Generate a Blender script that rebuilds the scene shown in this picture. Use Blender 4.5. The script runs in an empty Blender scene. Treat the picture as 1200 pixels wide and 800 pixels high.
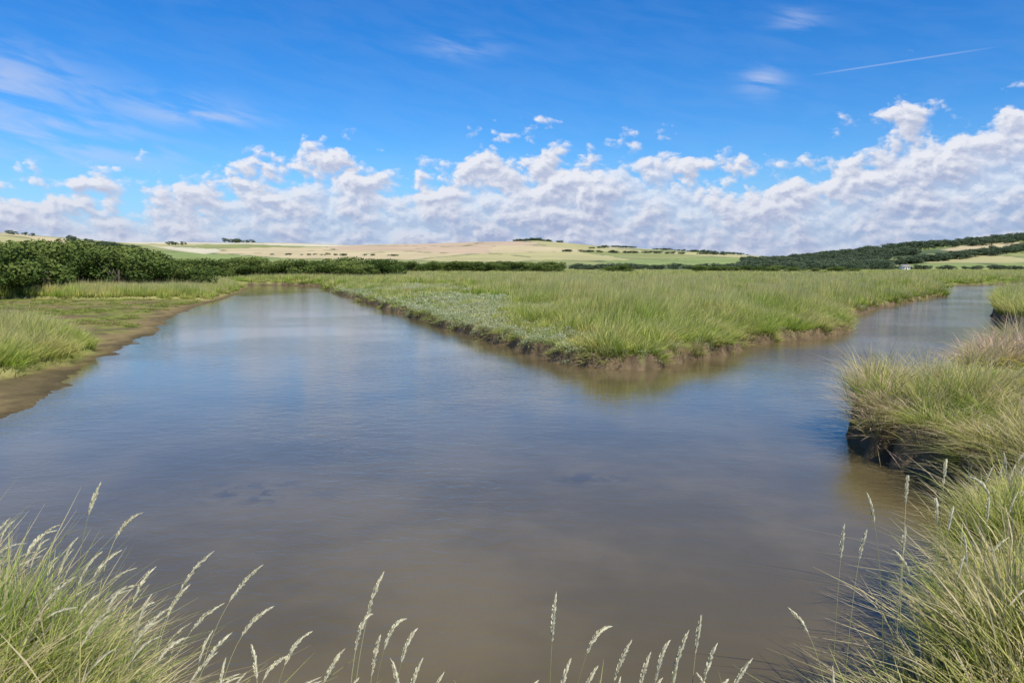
import bpy, math, numpy as np
from mathutils import Vector
rng=np.random.default_rng(7)
scene=bpy.context.scene
scene.view_settings.view_transform='Standard'
scene.view_settings.look='None'
scene.view_settings.exposure=0
PI=math.pi

# ---------------------------------------------------------------- noise
def _h(ix,iy,s):
    v=np.sin(ix*127.1+iy*311.7+s*74.7)*43758.5453
    return v-np.floor(v)
def vnoise(x,y,s=0):
    ix=np.floor(x);iy=np.floor(y);fx=x-ix;fy=y-iy
    fx=fx*fx*(3-2*fx);fy=fy*fy*(3-2*fy)
    a=_h(ix,iy,s);b=_h(ix+1,iy,s);c=_h(ix,iy+1,s);d=_h(ix+1,iy+1,s)
    return (a*(1-fx)+b*fx)*(1-fy)+(c*(1-fx)+d*fx)*fy
def fbm(x,y,s=0,o=4):
    t=0;a=.5;n=0
    for i in range(o):
        t=t+a*vnoise(x*2**i,y*2**i,s+i*3.3);n+=a;a*=.5
    return t/n
def sst(a,b,x):
    t=np.clip((x-a)/(b-a),0,1);return t*t*(3-2*t)
def sdf(poly,x,y):
    d=np.full(x.shape,1e9);ins=np.zeros(x.shape,bool)
    n=len(poly)
    for i in range(n):
        ax,ay=poly[i];bx,by=poly[(i+1)%n]
        ex,ey=bx-ax,by-ay
        t=np.clip(((x-ax)*ex+(y-ay)*ey)/(ex*ex+ey*ey),0,1)
        d=np.minimum(d,np.hypot(x-ax-t*ex,y-ay-t*ey))
        if ay!=by:
            c=((ay>y)!=(by>y))&(x<(bx-ax)*(y-ay)/(by-ay)+ax)
            ins^=c
    return np.where(ins,d,-d)

# ---------------------------------------------------------------- shoreline layout (metres)
P=[(-900,200),(-200,165),(-100,142),(-60,136),(-37,131),(-28,121),(-25.9,111),(-18.8,87),(-10.7,62),(-4.6,42.7),(-1.04,31.9),
   (1.13,25.8),(2.4,23.0),(3.5,22.8),(5.4,24.7),(8.0,28.0),(9.1,31),(12.4,32.4),(15.3,36),(17.8,42.6),(25.8,56.6),(44.3,81.5),
   (55,101),(60,110),(66,125),(75,131),(110,138),(400,150),(900,170),(9000,300),(9000,9000),(-9000,9000),(-9000,300)]
L=[(-900,-5),(-60,6),(-18,10),(-12,13.2),(-10.2,15.5),(-11.4,19.4),(-13.0,24),(-13.9,27.5),(-16.4,36),(-20.5,47),(-23.5,58),(-26.4,69.6),
   (-31.8,93),(-38.9,116),(-60,122),(-100,129),(-200,145),(-900,175),(-9000,260),(-9000,-5)]
R=[(-9000,-40),(-400,-12),(-14,4.0),(-8,4.6),(-4.2,4.5),(-2.6,4.2),(-1.6,3.6),(-.6,3.1),(.9,3.1),(1.9,3.7),(2.5,4.7),(3.1,5.6),(4.0,6.8),(5.1,7.9),
   (5.7,9.0),(6.0,10.2),(5.8,11.5),(5.8,13.6),(6.7,15),(9.2,17),(11.2,19.5),(14,23),(19,26),(23,33),(24.7,40),(29.9,48.6),(47,75),
   (62,95),(100,118),(400,130),(9000,200),(9000,-9000),(-9000,-9000)]
G1=[(-13.7,20.3),(-13.6,24.2),(-14.6,27.0),(-17,30),(-22,33),(-45,38),(-45,12),(-20,15.5)]
G2=[(-27.4,70),(-32.6,92),(-39.5,114),(-100,126),(-300,140),(-300,62),(-60,64),(-43,69),(-34,66.5)]

def land(x,y):
    r=np.hypot(x,y)
    w=np.clip(r/14,.15,1)*1.1
    wx=x+w*(fbm(x*.7,y*.7,11,4)-.5);wy=y+w*(fbm(x*.7,y*.7,23,4)-.5)
    w2=np.clip(r/14,.2,1)*.3
    wx=wx+w2*(vnoise(x*3.1,y*3.1,5)-.5);wy=wy+w2*(vnoise(x*3.1,y*3.1,9)-.5)
    return sdf(P,wx,wy),sdf(L,wx,wy),sdf(R,wx,wy),sdf(G1,wx,wy),sdf(G2,wx,wy)

# hills
def ridge(x,y,y0,w,xs,hs,back):
    h=np.interp(x,xs,hs)
    f=np.where(y<y0,sst(y0-w,y0,y),1-.5*sst(y0,y0+back,y))
    return h*f
def hills(x,y):
    px=lambda l,Y:[(p-600)/924*Y for p in l]
    c=ridge(x,y,1800,1150,px([-400,0,100,180,350,430,540,625,680,760,850,900,1000,1300,1700],1800),[58,55,53,55,54,51,56,60,50,40,27,19,15,18,10],2500)
    r=ridge(x,y,1000,430,px([840,870,950,1000,1060,1100,1150,1200,1350,1700],1000),[0,6,14,20,27,29,34,40,56,64],1200)
    l=ridge(x,y,900,600,px([-500,-100,0,60,110,160,230,300],900),[60,48,40,35,26,20,8,0],1200)
    far=np.maximum(np.maximum(c,r),l)
    n=(fbm(x*.004,y*.004,31,3)-.5)
    return far*(1+.12*n)

def terrain(x,y,full=False):
    sP,sL,sR,g1,g2=land(x,y)
    r=np.hypot(x,y)
    s=np.maximum(np.maximum(sP,sL),sR)
    n=fbm(x*.8,y*.8,3,4);n2=fbm(x*4,y*4,8,3)
    zP=.02+(.30+.22*n)*sst(0,.22,sP)+.28*sst(.3,4,sP)+.10*(n2-.5)
    zR=.05+(.55+.15*n)*sst(0,.2,sR)+.15*sst(.3,3,sR)+.55*np.exp(-(r/5.5)**2)*sst(0,.6,sR)+.08*(n2-.5)
    zL=.02+.045*np.clip(sL,0,5)+.10*(n-.5)*np.clip(sL,0,1)+.05*(n2-.5)
    zL=zL+.25*sst(-.4,.5,np.maximum(g1,g2))
    z=np.where(sP>=s,zP,np.where(sR>=s,zR,zL))
    bed=-.05-.9*sst(0,5,-s)
    z=np.where(s<0,np.where(sL>=s,-.045*np.clip(-s,0,14)-.005,bed),z)
    z=z*(1-sst(300,500,y))+.75*sst(300,500,y)
    z=z+hills(x,y)*sst(280,520,y)
    z=z+np.where(y<260,0,1.2*(fbm(x*.01,y*.01,40,3)-.5)*sst(300,600,y))
    if full:return z,s,sP,sL,sR,g1,g2,n,n2
    return z

# ---------------------------------------------------------------- mesh utils
def make_mesh(name,V,F,attrs=None,mat=None,smooth=False):
    me=bpy.data.meshes.new(name)
    V=np.asarray(V,dtype=np.float32);nV=len(V)
    if isinstance(F,np.ndarray):
        k=F.shape[1];idx=F.ravel().astype(np.int32);ls=np.arange(0,len(idx),k,dtype=np.int32);lt=np.full(len(ls),k,np.int32)
    else:
        lt=np.array([len(f) for f in F],np.int32);idx=np.array([i for f in F for i in f],np.int32);ls=np.concatenate([[0],np.cumsum(lt)[:-1]]).astype(np.int32)
    me.vertices.add(nV);me.vertices.foreach_set('co',V.ravel())
    me.loops.add(len(idx));me.loops.foreach_set('vertex_index',idx)
    me.polygons.add(len(ls));me.polygons.foreach_set('loop_start',ls);me.polygons.foreach_set('loop_total',lt)
    if smooth:me.polygons.foreach_set('use_smooth',np.ones(len(ls),bool))
    me.update(calc_edges=True)
    if attrs:
        for k,v in attrs.items():
            v=np.asarray(v,np.float32)
            if v.ndim==1:
                a=me.attributes.new(k,'FLOAT','POINT');a.data.foreach_set('value',v)
            else:
                a=me.attributes.new(k,'FLOAT_COLOR','POINT')
                c=np.ones((nV,4),np.float32);c[:,:3]=v;a.data.foreach_set('color',c.ravel())
    if mat:me.materials.append(mat)
    return me
def link(name,me,parent=None):
    o=bpy.data.objects.new(name,me);scene.collection.objects.link(o)
    if parent:o.parent=parent
    return o

# ---------------------------------------------------------------- node helper
class NT:
    def __init__(s,t):s.t=t;s.n=t.nodes;s.l=t.links
    def new(s,ty,**k):
        n=s.n.new(ty)
        for a,b in k.items():setattr(n,a,b)
        return n
    def put(s,sock,v):
        if isinstance(v,bpy.types.NodeSocket):s.l.new(v,sock)
        else:sock.default_value=v
    def M(s,op,a,b=None,c=None,clamp=False):
        n=s.n.new('ShaderNodeMath');n.operation=op;n.use_clamp=clamp
        s.put(n.inputs[0],a)
        if b is not None:s.put(n.inputs[1],b)
        if c is not None:s.put(n.inputs[2],c)
        return n.outputs[0]
    def noise(s,vec,scale,detail=4,rough=.5,dist=0,dim='3D'):
        n=s.n.new('ShaderNodeTexNoise');n.noise_dimensions=dim;n.inputs['Scale'].default_value=scale;n.inputs['Detail'].default_value=detail
        n.inputs['Roughness'].default_value=rough;n.inputs['Distortion'].default_value=dist
        if vec is not None:s.l.new(vec,n.inputs['Vector'])
        return n.outputs['Fac']
    def mix(s,f,a,b,blend='MIX'):
        n=s.n.new('ShaderNodeMix');n.data_type='RGBA';n.blend_type=blend
        s.put(n.inputs[0],f)
        s.put(n.inputs[6],a if not isinstance(a,tuple) else (*a,1)[:4]);s.put(n.inputs[7],b if not isinstance(b,tuple) else (*b,1)[:4])
        return n.outputs[2]
    def mr(s,v,a,b,c=0,d=1,smooth=True):
        n=s.n.new('ShaderNodeMapRange');n.interpolation_type='SMOOTHSTEP' if smooth else 'LINEAR'
        s.put(n.inputs[0],v)
        for i,q in enumerate((a,b,c,d)):s.put(n.inputs[i+1],q)
        return n.outputs[0]
    def comb(s,x,y,z):
        n=s.n.new('ShaderNodeCombineXYZ')
        for i,q in enumerate((x,y,z)):s.put(n.inputs[i],q)
        return n.outputs[0]
def new_mat(name):
    m=bpy.data.materials.new(name);m.use_nodes=True
    m.node_tree.nodes.clear();t=NT(m.node_tree)
    out=t.new('ShaderNodeOutputMaterial')
    return m,t,out

# ---------------------------------------------------------------- materials
def grass_mat(name,root,green,straw,tip,bias=.5,trans=.35,pscale=.22,sdc=(.60,.49,.28),amp=3.4):
    m,t,out=new_mat(name)
    at=t.new('ShaderNodeAttribute',attribute_name='t').outputs['Fac']
    rn=t.new('ShaderNodeAttribute',attribute_name='rnd').outputs['Fac']
    sd=t.new('ShaderNodeAttribute',attribute_name='seed').outputs['Fac']
    pos=t.new('ShaderNodeNewGeometry').outputs['Position']
    n=t.noise(pos,pscale,3,.6,0,'2D')
    oi=t.new('ShaderNodeObjectInfo').outputs['Random']
    f=t.M('ADD',t.M('MULTIPLY',t.M('SUBTRACT',n,.5),amp),t.M('MULTIPLY',t.M('SUBTRACT',rn,.5),.8))
    f=t.M('ADD',f,t.M('MULTIPLY',t.M('SUBTRACT',oi,.5),.6))
    f=t.M('ADD',f,bias,clamp=True)
    c=t.mix(f,green,straw)
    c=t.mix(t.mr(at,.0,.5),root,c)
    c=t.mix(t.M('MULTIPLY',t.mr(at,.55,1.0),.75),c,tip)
    c=t.mix(sd,c,sdc)
    br=t.M('ADD',t.M('MULTIPLY',rn,.6),.7)
    hv=t.new('ShaderNodeHueSaturation');t.l.new(c,hv.inputs['Color']);t.l.new(br,hv.inputs['Value'])
    d=t.new('ShaderNodeBsdfDiffuse');t.l.new(hv.outputs[0],d.inputs[0])
    tr=t.new('ShaderNodeBsdfTranslucent');t.l.new(hv.outputs[0],tr.inputs[0])
    mx=t.new('ShaderNodeMixShader');mx.inputs[0].default_value=trans
    t.l.new(d.outputs[0],mx.inputs[1]);t.l.new(tr.outputs[0],mx.inputs[2])
    t.l.new(mx.outputs[0],out.inputs[0]);return m
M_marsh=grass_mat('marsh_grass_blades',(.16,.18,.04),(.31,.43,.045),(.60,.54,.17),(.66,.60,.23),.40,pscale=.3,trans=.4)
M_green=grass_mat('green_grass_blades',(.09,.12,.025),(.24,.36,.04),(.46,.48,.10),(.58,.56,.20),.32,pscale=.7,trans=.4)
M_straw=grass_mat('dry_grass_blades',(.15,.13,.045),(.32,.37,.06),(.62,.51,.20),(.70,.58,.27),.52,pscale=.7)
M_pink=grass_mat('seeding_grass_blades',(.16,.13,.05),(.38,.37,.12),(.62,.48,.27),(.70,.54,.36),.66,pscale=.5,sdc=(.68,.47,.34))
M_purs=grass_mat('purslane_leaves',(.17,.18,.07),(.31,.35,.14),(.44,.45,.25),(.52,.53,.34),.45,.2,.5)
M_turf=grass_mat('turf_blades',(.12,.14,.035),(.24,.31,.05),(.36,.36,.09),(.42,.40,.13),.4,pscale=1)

def leaf_mat(name,dark,mid,light):
    m,t,out=new_mat(name)
    rn=t.new('ShaderNodeAttribute',attribute_name='rnd').outputs['Fac']
    at=t.new('ShaderNodeAttribute',attribute_name='t').outputs['Fac']
    oi=t.new('ShaderNodeObjectInfo').outputs['Random']
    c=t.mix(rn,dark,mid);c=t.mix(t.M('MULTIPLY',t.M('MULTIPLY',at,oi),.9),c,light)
    d=t.new('ShaderNodeBsdfDiffuse');t.l.new(c,d.inputs[0])
    tr=t.new('ShaderNodeBsdfTranslucent');t.l.new(c,tr.inputs[0])
    mx=t.new('ShaderNodeMixShader');mx.inputs[0].default_value=.25
    t.l.new(d.outputs[0],mx.inputs[1]);t.l.new(tr.outputs[0],mx.inputs[2]);t.l.new(mx.outputs[0],out.inputs[0]);return m
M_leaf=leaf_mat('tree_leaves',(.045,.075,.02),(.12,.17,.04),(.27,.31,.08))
M_leaf_far=leaf_mat('distant_tree_leaves',(.075,.11,.065),(.11,.15,.08),(.18,.21,.11))  # paler, bluer greens: distance haze put into the leaf colour
def plain(name,col,rough=.8,nscale=5,amt=.3):
    m,t,out=new_mat(name)
    pos=t.new('ShaderNodeTexCoord').outputs['Object']
    n=t.noise(pos,nscale,4)
    c=t.mix(n,tuple(q*(1-amt) for q in col),tuple(min(1,q*(1+amt)) for q in col))
    p=t.new('ShaderNodeBsdfPrincipled');t.l.new(c,p.inputs['Base Color']);p.inputs['Roughness'].default_value=rough
    t.l.new(p.outputs[0],out.inputs[0]);return m
M_bark=plain('bark',(.10,.08,.06))

# ---------------------------------------------------------------- terrain sheet
ang=np.concatenate([np.arange(-180,-48,3),np.arange(-48,48,.16),np.arange(48,180,3)])*PI/180
rad=np.concatenate([[0.05,.4],np.geomspace(.8,140,600),np.geomspace(141.5,12000,330)])
A,Rr=np.meshgrid(ang,rad)
X=(Rr*np.sin(A));Y=(Rr*np.cos(A))
shp=X.shape;x=X.ravel();y=Y.ravel()
z,s,sP,sL,sR,g1,g2,n,n2=terrain(x,y,True)
nr,na=shp
i=np.arange(nr-1)[:,None]*na;j=np.arange(na)[None,:];j2=(j+1)%na
F=np.stack([i+j,i+j2,i+na+j2,i+na+j],-1).reshape(-1,4)
def C(*c):return np.array(c)[None,:]
def lerp(a,b,f):return a*(1-f[:,None])+b*f[:,None]
big=fbm(x*.05,y*.05,51,4);mid=fbm(x*.4,y*.4,61,4)
col=np.repeat(C(.24,.27,.06),len(x),0)
col=lerp(col,C(.42,.38,.14),sst(.4,.62,big))
col=col*(.75+.5*mid)[:,None]
bank=(1-sst(.25,.5,np.maximum(sP,sR)))*(sL<s)
col=lerp(col,C(.17,.12,.065)*(.25+1.3*n2)[:,None],bank)
isL=(sL>=s)&(s>-20)
gl=sst(-.6,.2,np.maximum(g1,g2))
mud=lerp(np.repeat(C(.25,.18,.075),len(x),0),C(.21,.23,.045),sst(.36,.56,fbm(x*.6,y*.6,71,5))*sst(.3,3,sL))
mud=lerp(mud,C(.13,.10,.045),sst(.5,.65,fbm(x*1.3,y*.5,73,4))*.7)
mud=mud*(.75+.5*n2)[:,None]
mud=mud*(.6+.4*sst(-.1,.8,sL))[:,None]
col=np.where(isL[:,None],lerp(mud,col*.9,gl),col)
fields=[]
pal={'pink':(.54,.40,.25),'tan':(.57,.46,.25),'pale':(.62,.55,.36),'olive':(.29,.30,.11),'green':(.26,.31,.10),'gt':(.45,.40,.18),'dk':(.10,.13,.06)}
def add(px,Y,c):fields.append(((px-600)/924*Y,Y,pal[c]))
for px,Y,c in [(-150,750,'gt'),(20,780,'gt'),(-60,860,'olive'),(60,880,'tan'),(150,820,'green'),(130,1000,'olive'),(0,1000,'gt'),
  (200,1250,'pale'),(170,1450,'gt'),(210,1600,'pale'),(260,1750,'tan'),(290,1400,'olive'),(320,1300,'tan'),(330,1550,'pale'),(380,1700,'tan'),(240,1000,'green'),(380,1150,'tan'),
  (340,900,'olive'),(450,1350,'pink'),(520,1500,'pink'),(470,1650,'tan'),(560,1720,'pink'),(540,1250,'pink'),(590,1480,'pink'),(470,1080,'tan'),(560,1020,'gt'),(440,900,'olive'),(560,850,'olive'),
  (625,1700,'gt'),(650,1500,'gt'),(620,1250,'tan'),(690,1620,'olive'),(660,1100,'gt'),(700,1350,'gt'),(740,1550,'pale'),(740,1150,'olive'),(780,1400,'olive'),(800,1650,'gt'),(830,1300,'gt'),
  (850,1550,'olive'),(760,900,'green'),(680,880,'olive'),(860,1000,'green'),
  (900,800,'dk'),(950,800,'dk'),(1000,820,'dk'),(1000,950,'dk'),(940,950,'dk'),(1040,900,'dk'),(1075,830,'olive'),(1090,950,'green'),(1130,780,'gt'),(1140,900,'tan'),(1180,850,'green'),(1160,980,'green'),(1200,950,'olive'),(1220,800,'olive'),(1120,680,'green'),(1190,660,'green'),(1060,680,'olive')]:
    add(px,Y,c)
far=y>560
fx=x[far];fy=y[far]
wx=fx+30*(fbm(fx*.01,fy*.01,81,3)-.5);wy=fy+60*(fbm(fx*.01,fy*.01,82,3)-.5)
d1=np.full(fx.shape,1e9);d2=d1.copy();cc=np.zeros((len(fx),3))
for (a,b,c) in fields:
    d=np.hypot((wx-a),(wy-b)*.9)
    cl=d<d1
    d2=np.where(cl,d1,np.minimum(d2,d));cc=np.where(cl[:,None],C(*c),cc);d1=np.where(cl,d,d1)
hed=(1-sst(3,10,d2-d1))*(fbm(fx*.02,fy*.02,90,2)>.45)*.85
cc=lerp(cc,C(.13,.16,.07),hed)
cc=cc*(.78+.36*fbm(fx*.02,fy*.02,91,4))[:,None]
f=sst(600,720,fy)
col[far]=lerp(col[far],cc,f)
M_ground,t,out=new_mat('marsh_ground')
ca=t.new('ShaderNodeAttribute',attribute_name='col').outputs['Color']
pos=t.new('ShaderNodeNewGeometry').outputs['Position']
nn=t.noise(pos,9,5,.65);n3=t.noise(pos,.9,4,.6)
br=t.M('ADD',t.M('MULTIPLY',nn,.7),t.M('MULTIPLY',n3,.5));br=t.M('ADD',br,.4)
hv=t.new('ShaderNodeHueSaturation');t.l.new(ca,hv.inputs['Color']);t.l.new(br,hv.inputs['Value'])
p=t.new('ShaderNodeBsdfPrincipled');t.l.new(hv.outputs[0],p.inputs['Base Color']);p.inputs['Roughness'].default_value=.9;p.inputs['Specular IOR Level'].default_value=.1
b=t.new('ShaderNodeBump');b.inputs['Strength'].default_value=.8;b.inputs['Distance'].default_value=.08;t.l.new(nn,b.inputs['Height']);t.l.new(b.outputs[0],p.inputs['Normal'])
t.l.new(p.outputs[0],out.inputs[0])
link('ground',make_mesh('ground',np.stack([x,y,z],1),F[:,::-1].copy(),{'col':col},M_ground,True))

# ---------------------------------------------------------------- water
M_water,t,out=new_mat('river_water')
pos=t.new('ShaderNodeNewGeometry').outputs['Position']
mp=t.new('ShaderNodeMapping');mp.inputs['Scale'].default_value=(1,1.7,1);mp.inputs['Rotation'].default_value=(0,0,.35);t.l.new(pos,mp.inputs[0])
w1=t.noise(mp.outputs[0],2.2,3,.55,.4,'2D');w2=t.noise(mp.outputs[0],9,3,.6,.3,'2D');w3=t.noise(pos,.12,3,.5,0,'2D')
h=t.M('ADD',t.M('MULTIPLY',w1,.017),t.M('MULTIPLY',w2,.006))
sx=t.new('ShaderNodeSeparateXYZ');t.l.new(pos,sx.inputs[0])
chop=t.mr(sx.outputs[0],4,14,.42,2.3)
h=t.M('MULTIPLY',h,t.M('MULTIPLY',t.mr(w3,.35,.65,.5,1.2),chop))
b=t.new('ShaderNodeBump');b.inputs['Strength'].default_value=1;b.inputs['Distance'].default_value=1;t.l.new(h,b.inputs['Height'])
c1=t.noise(pos,.35,4,.6,0,'2D');c2=t.noise(pos,1.6,4,.65,0,'2D')
c=t.mix(t.mr(c1,.3,.7),(.115,.088,.038),(.165,.125,.056))
weed=None
for wx_,wy_,sa,sb in ((-3.4,10.3,.9,.5),(1.1,11.0,.5,.3)):
    q=t.M('ADD',t.M('POWER',t.M('ABSOLUTE',t.M('DIVIDE',t.M('SUBTRACT',sx.outputs[0],wx_),sa)),2),t.M('POWER',t.M('ABSOLUTE',t.M('DIVIDE',t.M('SUBTRACT',sx.outputs[1],wy_),sb)),2))
    g=t.M('EXPONENT',t.M('MULTIPLY',q,-.7));weed=g if weed is None else t.M('ADD',weed,g)
c=t.mix(t.M('MULTIPLY',t.mr(t.M('MULTIPLY',weed,t.mr(c2,.35,.65)),.10,.9),.55),c,(.05,.045,.035))
p=t.new('ShaderNodeBsdfPrincipled');t.l.new(c,p.inputs['Base Color']);p.inputs['Roughness'].default_value=.04;p.inputs['IOR'].default_value=1.36
t.l.new(b.outputs[0],p.inputs['Normal']);t.l.new(p.outputs[0],out.inputs[0])
W=600
link('river_water',make_mesh('river_water',[(-W,-60,0),(W,-60,0),(W,290,0),(-W,290,0)],np.array([[0,1,2,3]]),None,M_water))

# ---------------------------------------------------------------- grass prototypes
def blades(nb,hgt,radius,width,lean,wind,seed,segs=4,seedfrac=.15,hvar=.35):
    r=np.random.default_rng(seed)
    a=r.uniform(0,2*PI,nb);q=np.sqrt(r.uniform(0,1,nb))*radius
    bx=q*np.cos(a);by=q*np.sin(a)
    hh=hgt*(1-hvar*r.uniform(0,1,nb)**.8)
    la=a+r.normal(0,.7,nb);ln=lean*(q/radius*.7+.3)*r.uniform(.2,1.3,nb)*hh
    dx=ln*np.cos(la)+wind*hh*r.uniform(.4,1.3,nb);dy=ln*np.sin(la)+wind*.1*hh*r.normal(0,1,nb)
    rnd=r.uniform(0,1,nb);sf=(r.uniform(0,1,nb)<seedfrac)
    hh=np.where(sf,hh*1.18,hh)
    fa=r.uniform(0,PI,nb);V=[];T=[];S=[]
    for k in range(segs+1):
        u=k/segs
        cx=bx+dx*u**2;cy=by+dy*u**2;cz=hh*(u-.28*u**2*np.clip(np.hypot(dx,dy)/hh,0,1.5))-.05*(k==0)
        w=width*np.where(sf,(.35 if u<.7 else 1.1),1-.25*u)*(1 if k<segs else .15)*.5
        ox=w*np.cos(fa);oy=w*np.sin(fa)
        V.append(np.stack([cx-ox,cy-oy,cz],1));V.append(np.stack([cx+ox,cy+oy,cz],1))
        T+= [np.full(nb,u)]*2;S+=[(sf&(u>.7)).astype(float)]*2
    V=np.stack(V,1).reshape(-1,3);T=np.stack(T,1).ravel();S=np.stack(S,1).ravel();Rn=np.repeat(rnd,2*(segs+1))
    base=np.arange(nb)[:,None,None]*2*(segs+1);kk=np.arange(segs)[None,:,None]*2
    F=(base+kk+np.array([0,1,3,2])[None,None,:]).reshape(-1,4)
    return V,F,{'t':T,'rnd':Rn,'seed':S}
def leafclump(nl,rad_,hgt,size,seed,shell=.5):
    r=np.random.default_rng(seed)
    a=r.uniform(0,2*PI,nl);u=r.uniform(0,1,nl);q=r.uniform(shell,1,nl)**.5
    e=np.arcsin(u)
    cx=rad_*q*np.cos(e)*np.cos(a);cy=rad_*q*np.cos(e)*np.sin(a);cz=hgt*q*np.sin(e)
    c=np.stack([cx,cy,cz],1)
    d1=r.normal(0,1,(nl,3));d1/=np.linalg.norm(d1,axis=1)[:,None]
    d2=np.cross(d1,r.normal(0,1,(nl,3)));d2/=np.linalg.norm(d2,axis=1)[:,None]
    s_=size*r.uniform(.6,1.3,nl)[:,None]
    V=np.stack([c-d1*s_,c+d2*s_*.4,c+d1*s_,c-d2*s_*.4],1).reshape(-1,3)
    F=np.arange(nl*4).reshape(-1,4)
    return V,F,{'t':np.repeat(cz/hgt,4),'rnd':np.repeat(r.uniform(0,1,nl),4),'seed':np.zeros(nl*4)}
def proto(colname,items,mat):
    c=bpy.data.collections.new(colname)
    for k,(V,F,a) in enumerate(items):
        me=make_mesh(colname+'_%d'%k,V,F,a,mat)
        o=bpy.data.objects.new(colname+'_%02d'%k,me);c.objects.link(o)
    return c
fine=lambda m,nm,sd,sf=.12:proto(nm,[blades(32,1,.14,.0056,.5,.26,sd+k,4,sf,.6) for k in range(6)],m)
C_greenfine=fine(M_green,'green_tuft',100,.15)
C_strawfine=fine(M_straw,'dry_tuft',200,.35)
C_pinkfine=fine(M_pink,'seeding_tuft',300,.6)
C_mid=proto('marsh_tuft',[blades(46,1,.28,.0135,.4,.24,400+k,3,.25,.5) for k in range(5)],M_marsh)
C_far=proto('marsh_clump',[blades(55,1,.6,.040,.25,.15,500+k,2,.25,.55) for k in range(4)],M_marsh)
C_purs=proto('purslane_clump',[leafclump(170,.42,.38,.038,600+k) for k in range(4)],M_purs)
C_turf=proto('turf_tuft',[blades(50,1,.9,.05,.8,.2,700+k,2,.05,.6) for k in range(3)],M_turf)

def gn_scatter(name,coll,pts,rot,scl,nvar):
    me=bpy.data.meshes.new(name);n_=len(pts)
    me.vertices.add(n_);me.vertices.foreach_set('co',np.asarray(pts,np.float32).ravel())
    for nm,v in (('rot',rot),('scl',scl)):
        a=me.attributes.new(nm,'FLOAT_VECTOR','POINT');a.data.foreach_set('vector',np.asarray(v,np.float32).ravel())
    a=me.attributes.new('idx','INT','POINT');a.data.foreach_set('value',rng.integers(0,nvar,n_).astype(np.int32))
    me.update();o=link(name,me)
    g=bpy.data.node_groups.new(name,'GeometryNodeTree')
    g.interface.new_socket('Geometry',in_out='INPUT',socket_type='NodeSocketGeometry')
    g.interface.new_socket('Geometry',in_out='OUTPUT',socket_type='NodeSocketGeometry')
    N=g.nodes;l=g.links
    gi=N.new('NodeGroupInput');go=N.new('NodeGroupOutput');ip=N.new('GeometryNodeInstanceOnPoints');ci=N.new('GeometryNodeCollectionInfo')
    ci.inputs['Collection'].default_value=coll;ci.inputs['Separate Children'].default_value=True;ci.inputs['Reset Children'].default_value=True
    def na_(nm,ty):
        q=N.new('GeometryNodeInputNamedAttribute');q.data_type=ty;q.inputs['Name'].default_value=nm;return q.outputs['Attribute']
    e=N.new('FunctionNodeEulerToRotation');l.new(na_('rot','FLOAT_VECTOR'),e.inputs[0])
    ip.inputs['Pick Instance'].default_value=True
    l.new(gi.outputs[0],ip.inputs['Points']);l.new(ci.outputs[0],ip.inputs['Instance']);l.new(na_('idx','INT'),ip.inputs['Instance Index'])
    l.new(e.outputs[0],ip.inputs['Rotation']);l.new(na_('scl','FLOAT_VECTOR'),ip.inputs['Scale']);l.new(ip.outputs[0],go.inputs[0])
    m=o.modifiers.new('scatter','NODES');m.node_group=g
    return o

def wedge(r0,r1,dens,k=.74):
    x0=-(k*r1+2);x1=k*r1+2
    n_=int((x1-x0)*(r1-r0)*dens)
    xx=rng.uniform(x0,x1,n_);yy=rng.uniform(r0,r1,n_)
    m=np.abs(xx)<k*yy+2.5
    return xx[m],yy[m]
class Bag:
    def __init__(s):s.p=[];s.r=[];s.s=[]
    def add(s,x,y,sxy,sz,edge=None,sink=.0,tmax=.38):
        if len(x)==0:return
        z=terrain(x,y)-sink
        phi=rng.normal(0,.9,len(x));tl=np.abs(rng.normal(0,.12,len(x)))
        if edge is not None:
            e=.25;gx=(edge(x+e,y)-edge(x-e,y));gy=(edge(x,y+e)-edge(x,y-e))
            out_=np.arctan2(-gy,-gx);sd=edge(x,y)
            k=(sd<.5)
            phi=np.where(k,out_+rng.normal(0,.7,len(x)),phi);tl=np.where(k,.05+tmax*(1-np.clip(sd/.5,0,1))*rng.uniform(.0,1,len(x)),tl)
        s.p.append(np.stack([x,y,z],1));s.r.append(np.stack([np.zeros(len(x)),tl,phi],1));s.s.append(np.stack([sxy,sxy,sz],1))
    def done(s,name,coll,nvar):
        if s.p:return gn_scatter(name,coll,np.concatenate(s.p),np.concatenate(s.r),np.concatenate(s.s),nvar)
eP=lambda x,y:land(x,y)[0]
eR=lambda x,y:land(x,y)[2]
U=lambda a,b,n_:rng.uniform(a,b,n_)

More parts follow.
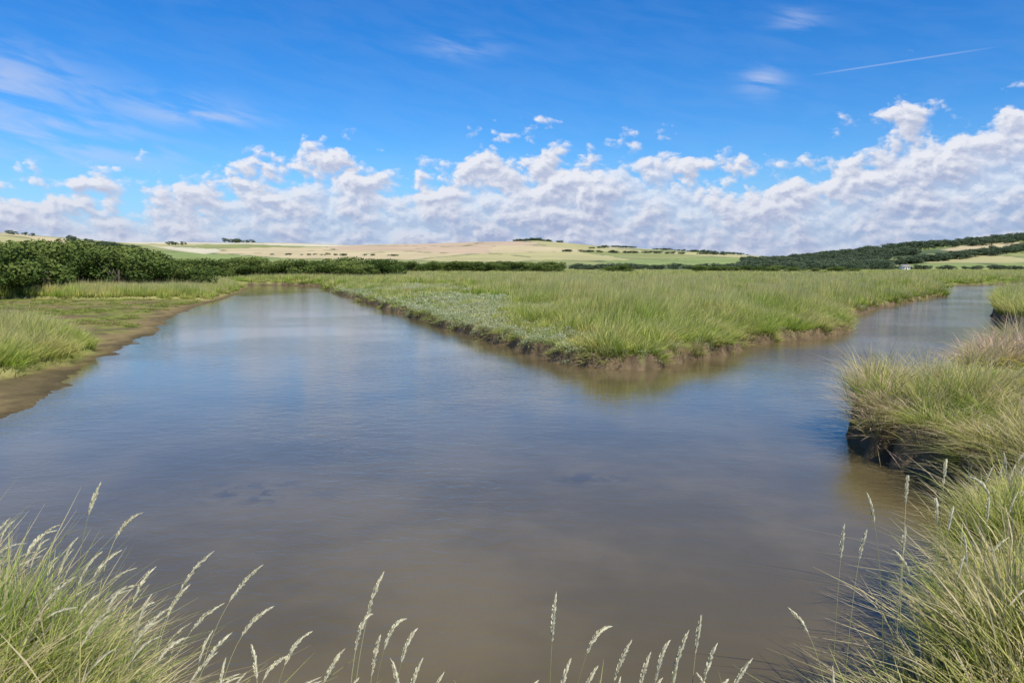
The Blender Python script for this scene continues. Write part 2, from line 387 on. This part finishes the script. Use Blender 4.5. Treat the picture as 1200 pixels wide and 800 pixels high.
# ---- peninsula and marsh
mid_b=Bag();far_b=Bag();pur_b=Bag();turf_b=Bag()
def purs_zone(x,y,sP):
    wdt=.6+.20*(y-22)+5*(fbm(x*.35,y*.35,33,3)-.5)
    axis=2.5+(y-22.8)*.03
    return (sP<wdt)&(x<axis)&(y<100)
def hgt(x,y):return .42+1.15*sst(.25,.75,fbm(x*.22,y*.22,44,4))
for (r0,r1,de,bag,sx) in [(22,48,10,mid_b,1.25),(48,100,3.6,far_b,.85),(100,190,1.0,far_b,1.6),(190,430,.2,far_b,3.4)]:
    xx,yy=wedge(r0,r1,de);sP,sL,sR,g1,g2=land(xx,yy)
    m=(sP>.06);pz=purs_zone(xx,yy,sP)
    patch=fbm(xx*.5,yy*.5,35,3)>.58
    keep=m&(~pz|((U(0,1,len(xx))<.18)|patch))
    h=hgt(xx,yy)*np.where(pz,np.where(patch,.5,.42),1)*(.55+.45*sst(.1,1.6,sP))
    if r1<=100:
        bag.add(xx[keep],yy[keep],sx*U(.8,1.3,keep.sum()),(h*U(.65,1.2,len(h)))[keep],eP,tmax=.8)
    else:
        bag.add(xx[keep],yy[keep],sx*U(.8,1.3,keep.sum()),(h*U(.6,1.1,len(h)))[keep]*.9)
for (r0,r1,de,sx) in [(22,50,8,1),(50,110,2.6,1.7)]:
    xx,yy=wedge(r0,r1,de);sP=land(xx,yy)[0]
    m=(sP>.05)&purs_zone(xx,yy,sP)
    pur_b.add(xx[m],yy[m],sx*U(.5,1.25,m.sum()),U(.35,1.1,m.sum()),None,sink=.03)
xx,yy=wedge(22,60,12);sP=land(xx,yy)[0];m=(sP>.08)&(sP<.4)&(fbm(xx*.8,yy*.8,36,3)>.50)
pur_b.add(xx[m],yy[m],U(.3,.6,m.sum()),U(.3,.7,m.sum()),None)

# ---- left bank
xx,yy=wedge(14,40,14);sP,sL,sR,g1,g2=land(xx,yy);m=(g1>0)&(sL>0)
h=.98*(.5+.5*sst(0,1.2,g1))*(.55+.9*fbm(xx*.5,yy*.5,46,3))
gL=Bag();gL.add(xx[m],yy[m],1.2*U(.8,1.3,m.sum()),(h*U(.7,1.1,len(h)))[m],lambda a,b:land(a,b)[3])
xx,yy=wedge(60,140,3);sP,sL,sR,g1,g2=land(xx,yy);m=(g2>0)&(sL>.3)
h=1.2*(.6+.4*sst(0,1.5,g2))*(.65+.7*fbm(xx*.3,yy*.3,47,3))
far_b.add(xx[m],yy[m],.9*U(.8,1.3,m.sum()),(h*U(.7,1.1,len(h)))[m])
xx,yy=wedge(16,72,4);sP,sL,sR,g1,g2=land(xx,yy);m=(sL>1.0)&(g1<0)&(g2<0)&(fbm(xx*.5,yy*.5,48,4)>.52)
turf_b.add(xx[m],yy[m],.3*U(.5,1.3,m.sum()),U(.08,.22,m.sum()))

# ---- right bank
gS=Bag();gP=Bag();gG=Bag()
def rzones(x,y):
    turf=((x-11.2)/3.2)**2+((y-15.3)/2.6)**2<1+.8*(fbm(x,y,55,3)-.5)
    pink=(((x-12.5)/4.5)**2+((y-19.8)/2.2)**2<1)|(fbm(x*.35,y*.35,56,3)>.62)
    return turf,pink
for (r0,r1,de,sx,hb) in [(2.3,8,78,1.15,.55),(8,15,38,1.4,.66),(15,28,18,1.95,.76)]:
    xx,yy=wedge(r0,r1,de);sP,sL,sR,g1,g2=land(xx,yy)
    m=(sR>.06)&(xx>1.6)&(xx<.70*yy+1.2)
    turf,pink=rzones(xx,yy)
    pink&=yy>7
    h=hb*(.42+1.15*sst(.2,.8,fbm(xx*1.1,yy*1.1,57,3)))
    h=h*(.7+.3*sst(0,.8,sR))*(.55+.45*sst(1.5,2.4,xx))
    u=U(0,1,len(xx))
    a=m&~turf&pink;b_=m&~turf&~pink
    a1=a&(u<.75)
    gP.add(xx[a1],yy[a1],sx*U(.8,1.3,a1.sum()),(h*U(.5,1.2,len(h)))[a1],eR)
    gfrac=np.where(yy<8,.34,.34)+1.4*(fbm(xx*.7,yy*.7,59,3)-.5)
    g_=b_&(u<gfrac);s_=(b_&(u>=gfrac))|(a&~a1)
    gG.add(xx[g_],yy[g_],sx*U(.8,1.3,g_.sum()),(h*U(.5,1.2,len(h)))[g_],eR)
    gS.add(xx[s_],yy[s_],sx*U(.8,1.3,s_.sum()),(h*U(.5,1.2,len(h)))[s_],eR)
    tt=m&turf&(u<.5)
    gG.add(xx[tt],yy[tt],1.6*U(.8,1.3,tt.sum()),U(.10,.22,tt.sum()))
xx,yy=wedge(28,60,6);sR=land(xx,yy)[2];m=sR>.2
h=1.25*(.7+.5*fbm(xx*.3,yy*.3,57,3));mid_b.add(xx[m],yy[m],1.5*U(.8,1.2,m.sum()),(h*U(.7,1.1,len(h)))[m],eR)
xx,yy=wedge(60,140,2.2);sR=land(xx,yy)[2];m=sR>.2
far_b.add(xx[m],yy[m],1.0*U(.8,1.2,m.sum()),U(.7,1.1,m.sum()))

# ---- foreground bank left
nn_=2700
xx=rng.uniform(-5.2,-1.1,nn_);yy=rng.uniform(2.3,4.7,nn_);sR=land(xx,yy)[2]
m=(sR>.03)
h=.56*(.5+1.0*sst(.25,.75,fbm(xx*1.2,yy*1.2,58,3)))*(.25+.75*(1-sst(-2.2,-1.3,xx)))
gG.add(xx[m],yy[m],U(.8,1.3,m.sum()),(h*U(.5,1.25,len(h)))[m],eR)
xx=rng.uniform(-5.2,-1.6,380);yy=rng.uniform(2.3,4.7,380);sR=land(xx,yy)[2];m=sR>.03
gS.add(xx[m],yy[m],U(.8,1.2,m.sum()),.54*U(.6,1.15,m.sum()),eR)
xx=rng.uniform(-1.3,1.6,600);yy=rng.uniform(2.2,3.2,600);sR=land(xx,yy)[2];m=sR>.05
gG.add(xx[m],yy[m],U(.7,1.1,m.sum()),.30*U(.6,1.1,m.sum()),eR)

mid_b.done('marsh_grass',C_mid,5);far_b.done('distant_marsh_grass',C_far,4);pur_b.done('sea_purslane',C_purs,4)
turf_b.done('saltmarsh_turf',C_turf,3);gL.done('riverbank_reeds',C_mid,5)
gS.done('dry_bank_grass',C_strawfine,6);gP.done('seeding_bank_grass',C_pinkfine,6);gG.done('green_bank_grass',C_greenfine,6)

# ---------------------------------------------------------------- foreground seed stalks
M_seed=grass_mat('seed_stalks',(.22,.28,.08),(.38,.42,.15),(.56,.50,.24),(.66,.60,.38),.5,.3,3,(.76,.70,.50),1.5)
SV=[];SF=[];ST=[];SR=[];SS=[];cnt=[0]
def stalk(base,tip,head,seed,hr=.0100,arch=None,wst=.0024):
    r=np.random.default_rng(seed)
    b0=np.array(base,float);t0=np.array(tip,float)
    ar=r.uniform(.76,1.02) if arch is None else arch
    c=np.array([b0[0]+.12*(t0[0]-b0[0]),b0[1]+.2*(t0[1]-b0[1]),b0[2]+(t0[2]-b0[2])*ar])
    def pt(u):return (1-u)**2*b0+2*u*(1-u)*c+u*u*t0
    n_=14;rv=r.uniform()
    base_i=cnt[0];V=[];Fq=[]
    for k in range(n_+1):
        u=k/n_;p_=pt(u);w=wst*(1-.55*u)
        for q in range(3):
            V.append(p_+np.array([w*math.cos(q*2.09),w*math.sin(q*2.09),0]));ST.append(.3+.6*u);SR.append(rv);SS.append(0)
    for k in range(n_):
        for q in range(3):
            a=base_i+k*3+q;b=base_i+k*3+(q+1)%3;Fq.append((a,b,b+3,a+3))
    us=np.linspace(0,1,60);ps=np.array([pt(u) for u in us]);sl=np.linalg.norm(np.diff(ps,axis=0),axis=1);cum=np.concatenate([np.cumsum(sl[::-1])[::-1],[0]])
    uh=us[np.argmin(np.abs(cum-head))]
    for k in range(170):
        v=r.uniform(0,1);u=uh+(1-uh)*v;p_=pt(u);d=pt(min(u+.02,1.0))-pt(u-.02);d/=np.linalg.norm(d)
        o=r.normal(0,1,3);o-=d*o.dot(d);o/=np.linalg.norm(o)
        rr=hr*math.sin(PI*min(1,v*.8+.17))**.8*r.uniform(.5,1.15)
        ln=.019*r.uniform(.7,1.4)
        s2=np.cross(d,o)*.0024
        i0=base_i+len(V);hue=r.uniform()
        V+= [p_-s2,p_+s2,p_+o*rr+d*ln*.6+s2*.8,p_+o*rr*.9+d*ln]
        for _ in range(4):ST.append(.95);SR.append(hue);SS.append(.85)
        Fq.append((i0,i0+1,i0+2,i0+3))
    SV.append(np.array(V));SF.extend(Fq);cnt[0]+=len(V)
hero=[(-1.82,2.04,.06,3.4,.13),(-1.70,1.88,.12,3.5,.14),(-1.30,1.77,.16,3.3,.18),(-1.09,1.71,.18,3.3,.18),(-.55,1.70,.10,3.25,.20),(-.60,1.54,.06,3.2,.16),
 (-.46,1.52,.10,3.2,.15),(-.41,1.47,.08,3.2,.14),(-1.02,1.57,.14,3.2,.15),(-.86,1.46,.10,3.2,.15),(-1.2,1.45,.10,3.2,.15),(.19,1.58,.03,3.3,.20),
 (.41,1.49,.14,3.2,.16),(.50,1.42,.12,3.2,.16),(.66,1.42,.08,3.2,.18),(.74,1.46,.10,3.2,.15),(.82,1.48,.06,3.3,.15),(1.01,1.34,.16,3.2,.15),(.58,1.36,.08,3.2,.14),(.10,1.30,.05,3.1,.14),
 (1.25,1.47,-.10,3.4,.12),(1.60,1.75,.06,3.7,.15),(1.80,1.85,-.05,3.9,.13),(2.05,1.92,.05,4.0,.15),(2.3,1.98,.06,4.1,.15),(2.2,1.8,.03,4.0,.14),(1.8,1.66,.1,3.9,.14),(2.5,1.86,-.1,4.2,.14),
 (-.30,1.27,.08,3.2,.14),(-.72,1.38,.09,3.2,.14),(-1.45,1.58,.1,3.4,.15),(-1.6,1.66,.08,3.4,.15),(-2.1,1.8,.1,3.5,.15),(-2.3,1.85,.12,3.5,.15),
 (-.5,1.36,-.06,3.15,.14),(-.65,1.28,.08,3.15,.14),(.35,1.33,.09,3.15,.14),(.45,1.28,.04,3.15,.14),(.9,1.28,.1,3.15,.14),(-.95,1.36,.1,3.2,.14),(-1.1,1.40,-.05,3.2,.14),(.78,1.30,-.05,3.15,.14),
 (-1.5,1.52,.13,3.3,.15),(-1.38,1.44,.1,3.2,.15),(-1.25,1.56,.15,3.25,.15),(-1.75,1.74,.12,3.4,.14),(-1.9,1.66,.14,3.3,.14),(2.05,1.64,.06,4.0,.13),(2.35,1.72,.08,4.1,.13),(1.95,1.56,-.08,3.9,.13),(2.6,1.74,.06,4.2,.13),
 (-.80,1.30,.12,3.1,.14),(-.38,1.36,.07,3.15,.14),(.24,1.36,.06,3.15,.14),(.62,1.28,.09,3.15,.14),(.70,1.36,.05,3.2,.14),(.86,1.40,.09,3.2,.14),(-.56,1.44,.04,3.2,.15)]
for k,(hx,hz,ln,hy,hd) in enumerate(hero):
    bx,by=hx-ln*1.6,hy-.15
    bz=float(terrain(np.array([bx]),np.array([by]))[0])-.03
    stalk((bx,by,bz),(hx,hy,hz),(hd),900+k)
for k in range(300):
    if k%5<2:
        hx=rng.uniform(-3.0,-1.1);hy=rng.uniform(2.9,4.3);zt=rng.uniform(.45,.85)*(1 if hx<-1.5 else .75)
    elif k%5<4:
        hx=rng.uniform(2.0,5.5);hy=rng.uniform(3.6,7.5);zt=rng.uniform(.55,.88)
    else:
        hx=rng.uniform(-1.2,1.4);hy=rng.uniform(2.85,3.05);zt=rng.uniform(.22,.45)
    bx=hx-rng.uniform(0,.3);by=hy-.1
    if land(np.array([bx]),np.array([by]))[2][0]<.03:continue
    bz=float(terrain(np.array([bx]),np.array([by]))[0])-.03
    stalk((bx,by,bz),(hx,hy,bz+zt),rng.uniform(.09,.16),2000+k,.006,None,.0017)
V=np.concatenate(SV)
link('grass_seed_stalks',make_mesh('grass_seed_stalks',V,SF,{'t':ST,'rnd':SR,'seed':SS},M_seed))

M_yel=plain('yellow_petals',(.75,.55,.03),.7)
FV=[];FF=[]
for k in range(170):
    x0=rng.normal(8.9,.9);y0=rng.normal(13.6,.35)
    z0=float(terrain(np.array([x0]),np.array([y0]))[0])+rng.uniform(.4,.62)
    for q in range(5):
        a=q*2*PI/5;i0=len(FV);w=.018
        FV+=[(x0,y0,z0),(x0+w*math.cos(a-.4),y0+w*math.sin(a-.4),z0+.008),(x0+1.5*w*math.cos(a),y0+1.5*w*math.sin(a),z0+.01),(x0+w*math.cos(a+.4),y0+w*math.sin(a+.4),z0+.008)]
        FF.append((i0,i0+1,i0+2,i0+3))
link('yellow_wildflowers',make_mesh('yellow_wildflowers',FV,FF,None,M_yel))

# ---------------------------------------------------------------- trees / hedges
def tree(seed,wid=1.0,nleaf=3600,leaf=.05,trunk=.25):
    r=np.random.default_rng(seed);V=[];F=[];T=[];Rn=[];mi=[]
    def limb(a,b,r0,r1):
        i0=len(V);a=np.array(a);b=np.array(b)
        for e,(p_,rr) in enumerate(((a,r0),((a+b)/2+r.normal(0,.015,3),(r0+r1)/2),(b,r1))):
            for q in range(5):V.append(p_+np.array([rr*math.cos(q*1.2566),rr*math.sin(q*1.2566),0]));T.append(0);Rn.append(0)
        for e in range(2):
            for q in range(5):F.append((i0+e*5+q,i0+e*5+(q+1)%5,i0+e*5+5+(q+1)%5,i0+e*5+5+q));mi.append(1)
    limb((0,0,-.05),(0,0,.5),.035,.018)
    lobes=[]
    for k in range(13):
        a=r.uniform(0,2*PI);q=r.uniform(.1,.42)*wid;h=r.uniform(.28,.85)
        q*=1.25-.75*max(0,h-.35)
        c=np.array([q*math.cos(a),q*math.sin(a),h]);lobes.append((c,r.uniform(.13,.24)))
        limb((0,0,r.uniform(.12,.4)),c,.014,.004)
    w=np.array([l[1]**2 for l in lobes]);w/=w.sum()
    for k in range(nleaf):
        c,rr=lobes[r.choice(len(lobes),p=w)]
        d=r.normal(0,1,3);d/=np.linalg.norm(d)
        p_=c+d*rr*np.array([1.1,1.1,.85])*r.uniform(.65,1.08)
        if p_[2]<.02:continue
        d1=r.normal(0,1,3);d1/=np.linalg.norm(d1);d2=np.cross(d1,d+.3*r.normal(0,1,3));d2/=np.linalg.norm(d2)+1e-6
        s_=leaf*r.uniform(.5,1.2);i0=len(V)
        V.extend([p_-d1*s_,p_+d2*s_*.6,p_+d1*s_,p_-d2*s_*.6]);F.append((i0,i0+1,i0+2,i0+3));mi.append(0)
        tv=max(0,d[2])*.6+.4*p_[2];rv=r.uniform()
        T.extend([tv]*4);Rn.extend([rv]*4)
    return np.array(V),F,{'t':T,'rnd':Rn},mi
def tree_coll(nm,mat,specs):
    c=bpy.data.collections.new(nm)
    for k,sp in enumerate(specs):
        V,F,a,mi=tree(*sp);me=make_mesh(nm+'_%d'%k,V,F,a,mat);me.materials.append(M_bark)
        me.polygons.foreach_set('material_index',np.array(mi,np.int32))
        c.objects.link(bpy.data.objects.new(nm+'_%02d'%k,me))
    return c
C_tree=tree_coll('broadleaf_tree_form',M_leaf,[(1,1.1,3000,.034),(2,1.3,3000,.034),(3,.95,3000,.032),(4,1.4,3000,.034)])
C_treef=tree_coll('distant_tree_form',M_leaf_far,[(11,1.2,800,.06),(12,1.4,800,.06),(13,1.0,800,.06)])
def plant(name,coll,nvar,lst,sink=.3):
    a=np.array(lst,float);x_,y_,h_,w_=a.T
    z_=terrain(x_,y_)-sink
    gn_scatter(name,coll,np.stack([x_,y_,z_],1),np.stack([0*x_,0*x_,rng.uniform(0,6.28,len(x_))],1),np.stack([w_,w_,h_],1),nvar)
l1=[]
for k in range(60):
    xx=rng.uniform(-80,-34);yy=rng.uniform(80,96);f=(xx+80)/46
    hh=rng.uniform(3.6,6.4)*(1.12-.36*f);l1.append((xx,yy,hh,hh*rng.uniform(1.0,1.5)))
for k in range(45):
    xx=rng.uniform(-100,-50);hh=rng.uniform(4.0,7.0);l1.append((xx,rng.uniform(102,111),hh,hh*1.3))
for k in range(22):
    xx=rng.uniform(-60,-42);yy=rng.uniform(66,78)
    if xx/yy<-.58:
        hh=rng.uniform(3.6,5.6);l1.append((xx,yy,hh,hh*1.3))
l1=[q for q in l1 if not(q[1]<96 and q[0]>-39 and q[1]<86)]
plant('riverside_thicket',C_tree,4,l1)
l2=[]
for k in range(100):
    xx=rng.uniform(-110,-25);yy=rng.uniform(146,172);hh=rng.uniform(2.6,4.8);l2.append((xx,yy,hh,hh*1.6))
for k in range(120):
    xx=rng.uniform(-95,16);yy=rng.uniform(285,330)-(xx+95)*.1;hh=rng.uniform(3.0,5.2);l2.append((xx,yy,hh,hh*1.7))
for a,b,nn_ in ((36,46,9),(66,92,18),(92,130,16)):
    for k in range(nn_):
        hh=rng.uniform(2.0,3.6);l2.append((rng.uniform(a,b),rng.uniform(290,320),hh,hh*1.8))
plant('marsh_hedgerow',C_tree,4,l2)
l3=[]
for k in range(200):
    xx=rng.uniform(-420,260);hh=rng.uniform(3,6);l3.append((xx,rng.uniform(560,640),hh,hh*1.9))
for k in range(30):
    xx=rng.uniform(-520,-300);hh=rng.uniform(3,6);l3.append((xx,720+.25*(xx+400)+rng.normal(0,6),hh,hh*1.5))
def clump(px,Y,n_,sx,h0,h1):
    for k in range(n_):
        hh=rng.uniform(h0,h1);l3.append(((px-600)/924*Y+rng.normal(0,sx),Y+rng.normal(0,10),hh,hh*1.4))
for c_ in [(130,900,24,20,5,8),(30,900,4,10,4,6),(205,1450,4,6,6,9),(280,1780,9,20,8,12),(625,1790,26,20,7,11),(650,1780,5,14,5,8),
   (830,1700,26,50,5,8)]:
    clump(*c_)
def row(px0,Y0,px1,Y1,n_,h0,h1):
    for k in range(n_):
        u=rng.uniform();Yy=Y0+(Y1-Y0)*u;px=px0+(px1-px0)*u
        hh=rng.uniform(h0,h1);l3.append(((px-600)/924*Yy+rng.normal(0,2),Yy+rng.normal(0,3),hh,hh*1.9))
for r_ in [(660,1180,850,1260,60,2.5,4.5),(700,1500,860,1420,50,2.5,4.5),(320,1120,470,1080,26,2,3.5),(690,1300,740,1650,24,2.5,4)]:
    row(*r_)
plant('downland_trees',C_treef,3,l3)
l4=[]
for k in range(700):
    px=rng.uniform(868,1070);Yy=rng.uniform(640,1010)
    if px>1040 and Yy<860:continue
    hh=rng.uniform(5,8);l4.append(((px-600)/924*Yy,Yy,hh,hh*1.5))
for k in range(90):
    px=rng.uniform(860,1230);Yy=rng.uniform(590,620);hh=rng.uniform(2.5,4.5);l4.append(((px-600)/924*Yy,Yy,hh,hh*1.7))
for k in range(230):
    px=rng.uniform(1060,1260);Yy=960+rng.normal(0,24);hh=rng.uniform(4,8);l4.append(((px-600)/924*Yy,Yy,hh,hh*1.6))
for k in range(200):
    px=rng.uniform(1050,1250);Yy=760+(px-1050)*.5+rng.normal(0,14);hh=rng.uniform(3,7);l4.append(((px-600)/924*Yy,Yy,hh,hh*1.6))
plant('hillside_woodland',C_treef,3,l4)

# ---------------------------------------------------------------- farm cottage
M_wall=plain('white_render',(.70,.68,.62),.8,2,.06);M_roof=plain('roof_slates',(.24,.22,.20),.8,3);M_glass=plain('window_glass',(.05,.06,.07),.2);M_door=plain('door_paint',(.10,.13,.10),.5);M_brick=plain('chimney_brick',(.30,.15,.10))
def boxm(nm,x0,x1,y0,y1,z0,z1,mat,par):
    V=[(x0,y0,z0),(x1,y0,z0),(x1,y1,z0),(x0,y1,z0),(x0,y0,z1),(x1,y0,z1),(x1,y1,z1),(x0,y1,z1)]
    link(nm,make_mesh(nm,V,np.array([[3,2,1,0],[4,5,6,7],[0,1,5,4],[1,2,6,5],[2,3,7,6],[3,0,4,7]]),None,mat),par)
def cottage(name,x,y,w,d,h,rot):
    e=bpy.data.objects.new(name,None);scene.collection.objects.link(e)
    e.location=(x,y,float(terrain(np.array([x]),np.array([y]))[0])+.1);e.rotation_euler=(0,0,rot)
    hw=w/2;hd=d/2;rh=d*.36
    V=[(-hw,-hd,-1),(hw,-hd,-1),(hw,hd,-1),(-hw,hd,-1),(-hw,-hd,h),(hw,-hd,h),(hw,hd,h),(-hw,hd,h),(-hw,0,h+rh),(hw,0,h+rh)]
    link('walls',make_mesh('walls',V,[(0,1,5,4),(2,3,7,6),(1,2,6,9,5),(3,0,4,8,7)],None,M_wall),e)
    o=.35;t_=.18
    for sgn,nm in ((-1,'roof_front'),(1,'roof_back')):
        y1=sgn*(hd+o);z1=h-rh*o/hd
        V=[(-hw-o,y1,z1+.03),(hw+o,y1,z1+.03),(hw+o,0,h+rh+.03),(-hw-o,0,h+rh+.03)];V+=[(a,b,c+t_) for a,b,c in V]
        link(nm,make_mesh(nm,V,[(0,1,2,3),(4,5,6,7),(0,1,5,4),(1,2,6,5),(3,0,4,7)],None,M_roof),e)
    k=0
    for wx in np.linspace(-hw+1.2,hw-1.2,3):
        if k==1:boxm('door',wx-.45,wx+.45,-hd-.04,-hd-.003,0.1,2.1,M_door,e)
        else:boxm('window_%d'%k,wx-.5,wx+.5,-hd-.04,-hd-.003,1,2,M_glass,e)
        k+=1
    boxm('chimney',hw-1.3,hw-.6,-.4,.4,h+rh*.6,h+rh+.6,M_brick,e)
cottage('farm_cottage',290,585,6.5,4,2.4,.2)

# ---------------------------------------------------------------- sun, sky, clouds
sun_dir=Vector((.42,-.64,1.0)).normalized()
el=math.asin(sun_dir.z);azc=math.atan2(sun_dir.x,sun_dir.y)
ld=bpy.data.lights.new('sun','SUN');ld.energy=5.0;ld.angle=math.radians(.5);ld.color=(1,.96,.88)
lo=bpy.data.objects.new('sun',ld);scene.collection.objects.link(lo);lo.rotation_euler=(-sun_dir).to_track_quat('-Z','Y').to_euler();lo.location=(20,-20,60)
w=bpy.data.worlds.new('World');scene.world=w;w.use_nodes=True;w.node_tree.nodes.clear();t=NT(w.node_tree)
out=t.new('ShaderNodeOutputWorld')
sky=t.new('ShaderNodeTexSky');sky.sky_type='NISHITA';sky.sun_disc=False;sky.sun_elevation=el;sky.sun_rotation=azc;sky.air_density=1.0;sky.dust_density=.3;sky.ozone_density=3
hs=t.new('ShaderNodeHueSaturation');hs.inputs['Saturation'].default_value=1.42;t.l.new(sky.outputs[0],hs.inputs['Color'])
skc=t.mix(1.0,hs.outputs[0],(.64,.92,1.20),'MULTIPLY')
d=t.new('ShaderNodeTexCoord').outputs['Generated'];sx=t.new('ShaderNodeSeparateXYZ');t.l.new(d,sx.inputs[0])
az=t.M('ARCTAN2',sx.outputs[0],sx.outputs[1]);ev=t.M('ARCSINE',sx.outputs[2])
fc=t.new('ShaderNodeFloatCurve');cv=fc.mapping.curves[0]
pts=[(-.576,.120),(-.453,.118),(-.322,.140),(-.239,.164),(-.129,.148),(-.043,.166),(.043,.172),(.161,.172),(.264,.142),(.333,.140),(.408,.160),(.471,.202),(.521,.180),(.576,.198)]
cv.points[0].location=(0,.48);cv.points[1].location=(1,.72)
for a,b in pts:cv.points.new((a+.8)/1.6,b*4)
fc.mapping.update()
t.l.new(t.M('DIVIDE',t.M('ADD',az,.8),1.6),fc.inputs['Value'])
top=t.M('DIVIDE',fc.outputs[0],4)
def cn(ox,oy):
    v=t.comb(t.M('MULTIPLY_ADD',az,17,ox+3),t.M('MULTIPLY_ADD',ev,26,oy),0)
    a=t.noise(v,1,6,.58,0,'2D')
    vo=t.new('ShaderNodeTexVoronoi');vo.voronoi_dimensions='2D';vo.feature='F1';vo.inputs['Scale'].default_value=1.7;vo.inputs['Detail'].default_value=2;vo.inputs['Roughness'].default_value=.55
    # warp the cell lookup a little so puffs are not round
    vv=t.new('ShaderNodeVectorMath',operation='ADD');t.l.new(v,vv.inputs[0]);t.l.new(t.comb(t.M('MULTIPLY',a,.8),t.M('MULTIPLY',a,-.6),0),vv.inputs[1])
    t.l.new(vv.outputs[0],vo.inputs['Vector'])
    return t.M('ADD',t.M('MULTIPLY',a,.72),t.M('MULTIPLY',t.M('SUBTRACT',1,vo.outputs['Distance']),.22))
n0=cn(0,0);n1=cn(-.07,.17)
vb=t.comb(t.M('MULTIPLY_ADD',az,8,7),t.M('MULTIPLY_ADD',ev,13,3),0);nb=t.noise(vb,1,2,.5,0,'2D')
s_=t.M('DIVIDE',t.M('SUBTRACT',top,ev),.034)
dn=t.M('ADD',s_,t.M('MULTIPLY',t.M('SUBTRACT',n0,.5),6.2))
dn=t.M('ADD',dn,-.05)
alpha=t.mr(dn,-.1,.9)
gap=t.mr(t.M('ADD',n0,t.M('MULTIPLY',nb,.6)),.52,.80,.76,1)
alpha=t.M('MULTIPLY',alpha,gap)
light=t.M('ADD',.42,t.M('MULTIPLY',t.M('SUBTRACT',n0,n1),3.9),clamp=True)
edge=t.mr(dn,.2,3.6,.34,.0)
light=t.M('ADD',light,edge,clamp=True)
light=t.M('MULTIPLY',light,t.mr(ev,-.01,.12,.50,1))
cc=t.mix(light,(.36,.42,.62),(.84,.85,.91))
blobs=[(-.57,.195,.06,.022,.7),(-.53,.150,.07,.010,.7),(-.37,.172,.045,.008,.75),(.30,.215,.018,.012,.7),(.335,.275,.02,.011,.5),(-.065,.262,.035,.010,.4),(-.50,.125,.09,.012,.5),(-.42,.185,.06,.01,.4)]
acc=None
for a,b,sa,sb,am in blobs:
    q=t.M('ADD',t.M('POWER',t.M('ABSOLUTE',t.M('DIVIDE',t.M('SUBTRACT',az,a),sa)),2),t.M('POWER',t.M('ABSOLUTE',t.M('DIVIDE',t.M('SUBTRACT',ev,b),sb)),2))
    g=t.M('MULTIPLY',t.M('EXPONENT',t.M('MULTIPLY',q,-.6)),am);acc=g if acc is None else t.M('ADD',acc,g)
acc=t.M('ADD',acc,.05)
vv=t.comb(t.M('MULTIPLY_ADD',ev,10,t.M('MULTIPLY',az,14)),t.M('SUBTRACT',t.M('MULTIPLY',ev,55),t.M('MULTIPLY',az,-9)),0)
ci=t.noise(vv,1,5,.55,.3,'2D')
ca=t.M('MULTIPLY',t.mr(ci,.30,.70),t.M('MULTIPLY',acc,.8),clamp=True)
def dr(px,py):
    u=(px-600)/924;v=(400-py)/924;th=math.radians(5.38)
    return Vector((u,math.cos(th)+v*math.sin(th),-math.sin(th)+v*math.cos(th))).normalized()
nrm=dr(940,90).cross(dr(1150,58)).normalized()
dp=t.M('ABSOLUTE',t.M('ADD',t.M('ADD',t.M('MULTIPLY',sx.outputs[0],nrm.x),t.M('MULTIPLY',sx.outputs[1],nrm.y)),t.M('MULTIPLY',sx.outputs[2],nrm.z)))
tr=t.M('MULTIPLY',t.mr(dp,.0004,.0014,1,0),t.M('MULTIPLY',t.mr(az,.34,.40),t.mr(az,.48,.56,1,0)))
ca=t.M('MAXIMUM',ca,t.M('MULTIPLY',tr,.28))
alpha=t.M('MULTIPLY',alpha,.96)
haze=t.mr(ev,-.01,.15,.75,0)
b1=t.new('ShaderNodeBackground');b1.inputs[1].default_value=.125;t.l.new(skc,b1.inputs[0])
bh=t.new('ShaderNodeBackground');bh.inputs[0].default_value=(.30,.50,.84,1)
bc=t.new('ShaderNodeBackground');t.l.new(cc,bc.inputs[0])
bi=t.new('ShaderNodeBackground');bi.inputs[0].default_value=(.56,.64,.86,1)
def ms(f,a,b):
    m_=t.new('ShaderNodeMixShader');t.l.new(f,m_.inputs[0]);t.l.new(a.outputs[0],m_.inputs[1]);t.l.new(b.outputs[0],m_.inputs[2]);return m_
s1=ms(haze,b1,bh);s2=ms(ca,s1,bi);s3=ms(alpha,s2,bc)
t.l.new(s3.outputs[0],out.inputs[0])

# ---------------------------------------------------------------- camera
cd=bpy.data.cameras.new('camera');cd.sensor_width=36;cd.lens=924/1200*36;cd.clip_end=20000;cd.clip_start=.05
co=bpy.data.objects.new('camera',cd);scene.collection.objects.link(co);co.location=(0,0,3);co.rotation_euler=(math.radians(90-5.38),0,0)
scene.camera=co
